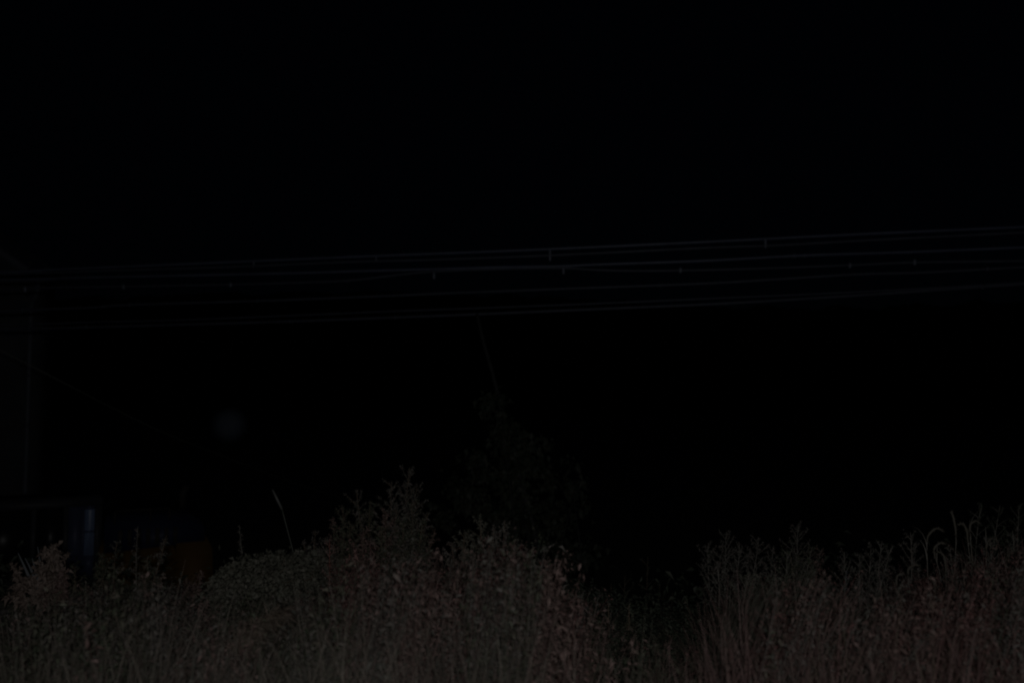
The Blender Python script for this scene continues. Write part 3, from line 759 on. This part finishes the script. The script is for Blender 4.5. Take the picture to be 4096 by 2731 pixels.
# --- gap
G3 = "low weeds in the dark gap"
for px, py, d, ln, lm, bu, lab in (
    (2305, 2385, 5.2, .02, 'leaf_green', .9, "small round leaved weed at the left of the gap"),
    (2360, 2415, 5.0, .0, 'leaf_brown', .8, "short weed with pale bits low in the gap"),
    (2432, 2405, 5.0, .01, 'leaf_grey', .8, "low weed with glinting leaves in the middle of the gap"),
    (2515, 2420, 5.0, .0, 'leaf_green', .8, "low weed right of the glinting one"),
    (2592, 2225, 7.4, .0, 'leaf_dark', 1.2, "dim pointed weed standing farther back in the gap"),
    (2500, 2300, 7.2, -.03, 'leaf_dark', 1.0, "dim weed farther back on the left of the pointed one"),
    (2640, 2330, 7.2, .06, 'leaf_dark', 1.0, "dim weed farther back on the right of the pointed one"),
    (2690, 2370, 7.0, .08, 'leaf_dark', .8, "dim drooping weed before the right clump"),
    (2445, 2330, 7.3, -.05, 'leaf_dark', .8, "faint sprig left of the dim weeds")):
    weed("gap_weed", lab, "weed", px, py, d, ln, lm, 'stem', 12, .036, .38, bu*.45, True, G3, spread=.8)
# --- right of the gap
G4 = "feathery weeds right of the gap"
for px, py, d, ln, lm, bu, lab in (
    (2832, 2178, 6.2, -.03, 'leaf_grey', .6, "lacy weed tip at the left brink of the feathery clump"),
    (2905, 2128, 6.2, .02, 'leaf_grey', .7, "highest lacy weed on the left of the feathery clump"),
    (2868, 2240, 5.5, .0, 'leaf_grey', .7, "pale seeded weed below the lacy brink"),
    (2958, 2172, 6.1, .06, 'leaf_grey', .6, "lacy weed leaning right of the highest one"),
    (3035, 2150, 6.1, .12, 'leaf_grey', .6, "feathery slanting weed with its tip toward the right"),
    (3092, 2185, 6.1, .06, 'leaf_grey', .6, "feathery weed between the slanting one and the pointed tip"),
    (3192, 2098, 6.2, .03, 'leaf_grey', .8, "slim pointed weed rising above the feathery clump"),
    (3150, 2200, 5.5, .03, 'leaf_green', .8, "green weed at the left foot of the slim pointed one"),
    (3250, 2185, 6.1, .08, 'leaf_green', .7, "loose weed right of the slim pointed one"),
    (3288, 2195, 6.2, .09, 'leaf_brown', .6, "brown drooping weed at the right end of the feathery clump"),
    (3000, 2290, 5.2, .1, 'leaf_mound', 1.2, "dense olive weed leaning right in the feathery clump's middle"),
    (3100, 2310, 5.1, .1, 'leaf_mound', 1.3, "dense olive weed below the pointed tip")):
    weed("feathery_weed", lab, "weed", px, py, d, ln, lm, 'stem_grey', 18, .052, .26, bu*1.5, True, G4, spread=1.25)
# --- right: twiggy weeds
G5 = "twiggy weeds near the right"
for px, py, d, ln, lm, bu, lab in (
    (3378, 2205, 5.6, .0, 'leaf_grey', .6, "small pale headed weed starting the twiggy row"),
    (3440, 2215, 5.6, .03, 'leaf_grey', .5, "thin twig beside the small pale headed weed"),
    (3528, 2162, 5.6, .10, 'leaf_grey', .6, "flat topped twiggy weed with fine branchlets"),
    (3565, 2190, 5.6, .14, 'leaf_grey', .6, "twiggy weed leaning right of the flat topped one"),
    (3485, 2175, 5.7, .05, 'leaf_grey', .5, "fine twigs left behind the flat topped weed"),
    (3642, 2128, 5.6, .0, 'leaf_grey', .8, "bulb tipped weed between twiggy row and curled grasses"),
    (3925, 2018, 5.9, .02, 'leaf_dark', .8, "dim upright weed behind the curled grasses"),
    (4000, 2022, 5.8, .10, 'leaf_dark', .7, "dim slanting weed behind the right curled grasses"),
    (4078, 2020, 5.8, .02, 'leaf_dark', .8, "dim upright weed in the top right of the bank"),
    (4050, 2120, 5.4, .03, 'leaf_grey', 1.0, "dense grey weed near the right border"),
    (3960, 2150, 5.2, .0, 'leaf_grey', 1.1, "dense upright grey weed among the right grasses"),
    (3800, 2190, 5.2, .02, 'leaf_grey', .9, "grey weed under the upright grass head")):
    weed("twiggy_weed", lab, "weed", px, py, d, ln, lm, 'stem_grey', 16, .048, .25, bu*1.4, True, G5, spread=1.0)
# --- curled grasses
G6 = "curled grass stalks at the right"
for pts, d, lab in (
    ([(3712, 2330), (3708, 2170), (3722, 2130), (3748, 2112), (3772, 2122)], 5.2, "grass stalk with a seed head curling right, leftmost high one"),
    ([(3765, 2340), (3738, 2215), (3742, 2185), (3765, 2170), (3785, 2176)], 5.1, "grass stalk hooked right below the leftmost high one"),
    ([(3640, 2390), (3632, 2290), (3640, 2268), (3662, 2258), (3680, 2262)], 5.1, "low bluish grass hook left of the curled ones"),
    ([(3822, 2340), (3824, 2150), (3818, 2090), (3806, 2042)], 5.2, "upright pale grass head that does not curl"),
    ([(3890, 2330), (3872, 2170), (3868, 2125), (3852, 2094), (3832, 2098)], 5.2, "grass head curling left beside the upright one"),
    ([(3895, 2320), (3880, 2120), (3890, 2090), (3905, 2082), (3922, 2094)], 5.3, "grass head arching right beside the left curling one"),
    ([(3850, 2420), (3862, 2275), (3876, 2247), (3896, 2256), (3904, 2288)], 5.0, "grass head drooping low in the middle of the right grasses"),
    ([(4086, 2420), (4094, 2240), (4085, 2210), (4064, 2206)], 5.2, "grass hook bending left at the right border"),
    ([(3740, 2480), (3738, 2345), (3730, 2320), (3712, 2312)], 4.9, "short grass hook bending left under the glinting leaf"),
    ([(3950, 2330), (3945, 2200), (3952, 2165), (3972, 2152), (3992, 2165)], 5.2, "grass head arching right under the dim slanting weed"),
    ([(3790, 2400), (3782, 2250), (3770, 2215), (3748, 2205)], 5.0, "grass hook bending left below the two leftmost high stalks"),
    ([(4030, 2380), (4026, 2250), (4036, 2215), (4056, 2214), (4066, 2236)], 5.1, "grass head curling right in front of the dense grey weed"),
    ([(3590, 2420), (3586, 2320), (3596, 2296), (3616, 2294)], 5.0, "small grass hook at the right foot of the twiggy row"),
    ([(3835, 2460), (3840, 2345), (3825, 2322), (3800, 2318), (3786, 2330)], 4.9, "grass arch bending left above the pink weeds"),
    ([(4010, 2640), (4018, 2500), (4030, 2468), (4044, 2470), (4052, 2510)], 4.4, "bright pale straw hook low near the right border"),
    ([(3985, 2520), (3990, 2440), (3978, 2412), (3960, 2408)], 4.7, "reddish grass hook left of the bright straw hook")):
    grass_head(lab, pts, d, G6, m='plume' if 'straw' in lab or 'reddish' in lab else 'head', r=.0068)
weed("tufted_weed", "thistle like bluish head between feathery clump and twiggy row", "weed", 3385, 2285, 5.2, .08, 'grey_leaf', 'stem_grey', 5, .03, .4, 1.4, True, G5, spread=.35, start=.7)
# pale glinting leaf and diagonal straw plume
b = MB(); gl = at(3782, 2294, 5.0)
b.leaves(np.array([gl]), np.array([[0.85, -.1, .5]]), .065, .016, 0)
b.tube([gl, gl + np.array([-.06, .02, -.12]), np.array([gl[0]-.08, 5.05, float(ground_z(gl[0], 5.05))])], .002, 4)
o = b.build("glinting_leaf", M['reflector'], None, False, [gl[0]-.08, 5.05, 0]); tag(o, "single whitish leaf glinting under the upright grass head", "leaf")
b0 = at(845, 2690, 3.55); b1 = at(950, 2562, 3.6); b2 = at(1120, 2455, 3.65)
b0[2] = b0[2]
base = b0 + (b0-b1)*1.2; base[2] = float(ground_z(base[0], base[1]))
pt = thing("dry_straw_plume", "pale dry plume stalk lying diagonally low at the left of centre", "grass stalk", base)
pth = spline([base, b0, b1, b2], 8)
b = MB(); b.tube(pth, np.linspace(.005, .0025, len(pth)), 5); b.build("stalk", M['straw_dull'], pt, False, base)
b = MB(); u = RNG.uniform(.58, 1, 700); q = np.stack([np.interp(u, np.linspace(0, 1, len(pth)), pth[:, a]) for a in range(3)], -1)
dv = norm((b2-b1) + RNG.normal(0, .13, (700, 3))); b.leaves(q, dv, RNG.uniform(.05, .12, 700), .0035, .35); b.build("plume", M['straw_dull'], pt, False, base)
# long blade at right border
b = MB(); bb = at(4060, 2700, 4.2); bb[2] = float(ground_z(bb[0], 4.2)); tp = at(4110, 2560, 4.2)
c = spline([bb, at(4072, 2665, 4.2), at(4090, 2610, 4.2), tp], 6); w = .008
b.add(np.concatenate([c-[w, 0, 0], c+[w, 0, 0]]), [[q, q+1, len(c)+q+1, len(c)+q] for q in range(len(c)-1)])
tag(b.build("grass_blade", M['straw'], None, False, bb), "long pale grass blade curving up at the lower right border", "grass blade")

# ------------------------------------------------------------------ undergrowth nobody could count
PX = [-400, 0, 60, 110, 250, 320, 500, 600, 690, 860, 930, 1000, 1250, 1310, 1350, 1420, 1500, 1640, 1700, 1740, 1775, 1810, 1860, 1920, 2040, 2110, 2160, 2230, 2270, 2320, 2400, 2500, 2650, 2780, 2830, 2880, 2960, 3100, 3230, 3310, 3360, 3420, 3560, 3620, 3700, 3800, 3960, 4096, 4600]
PT = [2420, 2420, 2440, 2420, 2390, 2330, 2310, 2300, 2370, 2390, 2380, 2370, 2360, 2260, 2220, 2180, 2190, 2160, 2250, 2340, 2320, 2240, 2190, 2160, 2190, 2260, 2290, 2310, 2410, 2470, 2500, 2500, 2510, 2540, 2440, 2350, 2310, 2290, 2320, 2430, 2450, 2420, 2350, 2360, 2300, 2240, 2200, 2180, 2180]
def top_h(x, y):
    px = 2048 + F*x/np.maximum(y, .1)
    tp = np.interp(px, PX, PT)
    return EYE - y*(tp-1545)/F, px
def sites(n, y0, y1):
    y = RNG.uniform(y0**1.5, y1**1.5, n)**(1/1.5); x = RNG.uniform(-.70, .70, n)*y
    h, px = top_h(x, y)
    h = h*(1 - .42*np.clip(noise2(px/70.0, y*3.0, 1.0, 61) + .05, 0, 1))
    thin = np.interp(px, [1300, 1480, 1760, 1790, 2240, 2330, 2560, 2620, 2700, 2760, 2850], [.05, .22, .45, 0, 0, .72, .7, .88, .88, .7, 0])
    ok = (RNG.random(n) > thin) & (y < crest(x)+.35) & ~((px < 70) & (y > 3.4) & (RNG.random(n) < .95))
    return x[ok], y[ok], h[ok], px[ok]

# grass blades
x, y, h, px = sites(2300, 2.7, 6.7)
zone = noise2(x*1.2, y*1.2, 1.6, 11)
for nm, m, lab, sel in (("dry_grass", 'grass_dry', "mass of dull dry grass blades between the weeds", (zone + (px-1500)/2500) < .25),
                        ("reddish_grass", 'grass_pink', "mass of reddish brown grass filling the lower right of the bank", (zone + (px-1500)/2500) >= .25)):
    b = MB(); xs, ys, hs = x[sel], y[sel], h[sel]
    k = 11; n = len(xs)
    bx = np.repeat(xs, k) + RNG.normal(0, .05, n*k); by = np.repeat(ys, k) + RNG.normal(0, .05, n*k)
    hh = np.clip(np.repeat(hs, k), .04, .75)*RNG.uniform(.35, 1.05, n*k)
    b.blades(np.stack([bx, by, ground_z(bx, by)-.01], -1), RNG.uniform(0, 6.28, n*k), hh*1.12, RNG.uniform(.0025, .0065, n*k), RNG.uniform(.1, 1.3, n*k), 5)
    tag(b.build(nm, M[m]), lab, "grass", kind="stuff")
# fine grass leaning to the right in the feathery clump
n = 9000; by = RNG.uniform(3.9, 6.3, n); pxs = RNG.uniform(2790, 3420, n); bx = (pxs-2048)/F*by
hh, _ = top_h(bx, by); ok = (by < crest(bx)+.2) & (hh > .05)
bx, by, hh = bx[ok], by[ok], hh[ok]; n = len(bx)
b = MB(); b.blades(np.stack([bx, by, ground_z(bx, by)-.01], -1), RNG.normal(-.1, .5, n), np.clip(hh, .05, .8)*RNG.uniform(.5, 1.2, n), RNG.uniform(.002, .0045, n), RNG.uniform(.35, .8, n), 5)
tag(b.build("feathery_grass", M['leaf_mound']), "mass of fine olive grass leaning right below the feathery weeds", "grass", kind="stuff")
# leafy stalks
x, y, h, px = sites(8200, 3.2, 6.6)
zone = noise2(x*2.2, y*1.6, 3.2, 21) + RNG.normal(0, .22, len(x))
leftish = np.interp(px, [0, 1150, 1350], [.42, .36, 0])
red = np.interp(px, [1150, 1350, 2200, 2350, 3000, 3500, 4096], [-.6, .18, .25, -.2, -.1, .2, .28]) + noise2(px/90.0, 0*px, 1.0, 51)*.5 + RNG.normal(0, .2, len(x))
kinds = np.where((red > .22) & (h < .75), 3, np.where((zone + leftish > .40) | ((px > 2290) & (px < 2780) & (zone > -.2)), 0, np.where(zone + leftish > .02, 1, 2)))
for kd, nm, m, lab in ((0, "green_undergrowth", 'leaf_green', "tangle of low dark green leafy undergrowth on the bank"),
                       (1, "grey_undergrowth", 'leaf_grey', "tangle of greyish leafy undergrowth on the bank"),
                       (2, "brown_undergrowth", 'leaf_brown', "tangle of withered brown leafy undergrowth on the bank"),
                       (3, "reddish_undergrowth", 'leaf_red', "tangle of reddish stemmed undergrowth low on the bank")):
    sel = kinds == kd; b = MB()
    PP, DD, LL = [], [], []
    for xs, ys, hs in zip(x[sel], y[sel], h[sel]):
        hs = min(max(hs, .05), .95)*RNG.choice([RNG.uniform(.35, .75), RNG.uniform(.75, 1.02)])*(1+.12*float(noise2(xs*3, ys*2, 2.2, 41)))
        base = np.array([xs, ys, float(ground_z(xs, ys))]); ll = float(noise2(xs*1.5, ys*1.5, 1.7, 31))*.45 + .10 + float(np.interp(2048+F*xs/ys, [2780, 2900, 3300, 3450], [0, .4, .4, 0])); tip = base + np.array([(RNG.normal(0, .10)+ll)*hs, RNG.normal(0, .12)*hs, hs])
        c = stem_curve(base, tip, RNG.normal(0, .05)*hs, 5); b.tube(c, np.linspace(.003, .001, 5), 3, False)
        n = int(16 + 95*hs); u = RNG.uniform(.1, 1.03, n)
        PP.append(base + (tip-base)*u[:, None] + RNG.normal(0, .02, (n, 3))*(1.25-u[:, None]*.7)*(1+hs)); DD.append(norm(RNG.normal(0, 1, (n, 3)) + [0, 0, .5])); LL.append(RNG.uniform(.012, .036, n)*RNG.choice([.8, 1.25], p=[.8, .2]))
    P_, D_, L_ = np.concatenate(PP), np.concatenate(DD), np.concatenate(LL)
    b.leaves(P_, D_, L_, L_*RNG.uniform(.18, .42, len(L_)), .3)
    tag(b.build(nm, M[m]), lab, "undergrowth", kind="stuff")
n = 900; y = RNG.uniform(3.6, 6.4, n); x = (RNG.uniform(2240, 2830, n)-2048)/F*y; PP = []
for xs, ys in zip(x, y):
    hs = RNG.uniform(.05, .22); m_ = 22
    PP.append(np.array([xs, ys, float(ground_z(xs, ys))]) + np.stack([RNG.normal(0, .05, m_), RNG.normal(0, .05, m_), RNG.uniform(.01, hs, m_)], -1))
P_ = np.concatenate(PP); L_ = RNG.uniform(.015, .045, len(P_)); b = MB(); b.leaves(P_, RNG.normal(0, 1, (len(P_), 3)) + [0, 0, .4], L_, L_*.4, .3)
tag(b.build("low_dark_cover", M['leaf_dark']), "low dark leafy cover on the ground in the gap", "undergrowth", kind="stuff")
# the slope below the crest
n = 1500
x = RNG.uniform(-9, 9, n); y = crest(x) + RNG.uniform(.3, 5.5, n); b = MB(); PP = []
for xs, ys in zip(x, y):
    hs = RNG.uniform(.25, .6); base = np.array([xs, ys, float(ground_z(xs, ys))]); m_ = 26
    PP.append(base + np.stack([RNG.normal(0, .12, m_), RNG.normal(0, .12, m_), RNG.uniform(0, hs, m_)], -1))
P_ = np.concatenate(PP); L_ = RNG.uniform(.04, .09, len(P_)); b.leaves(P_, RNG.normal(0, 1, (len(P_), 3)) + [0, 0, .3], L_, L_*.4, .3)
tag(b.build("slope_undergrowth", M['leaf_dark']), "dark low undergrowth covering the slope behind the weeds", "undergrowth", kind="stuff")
# a few pale leaf litter stones at the left edge are left to the soil itself
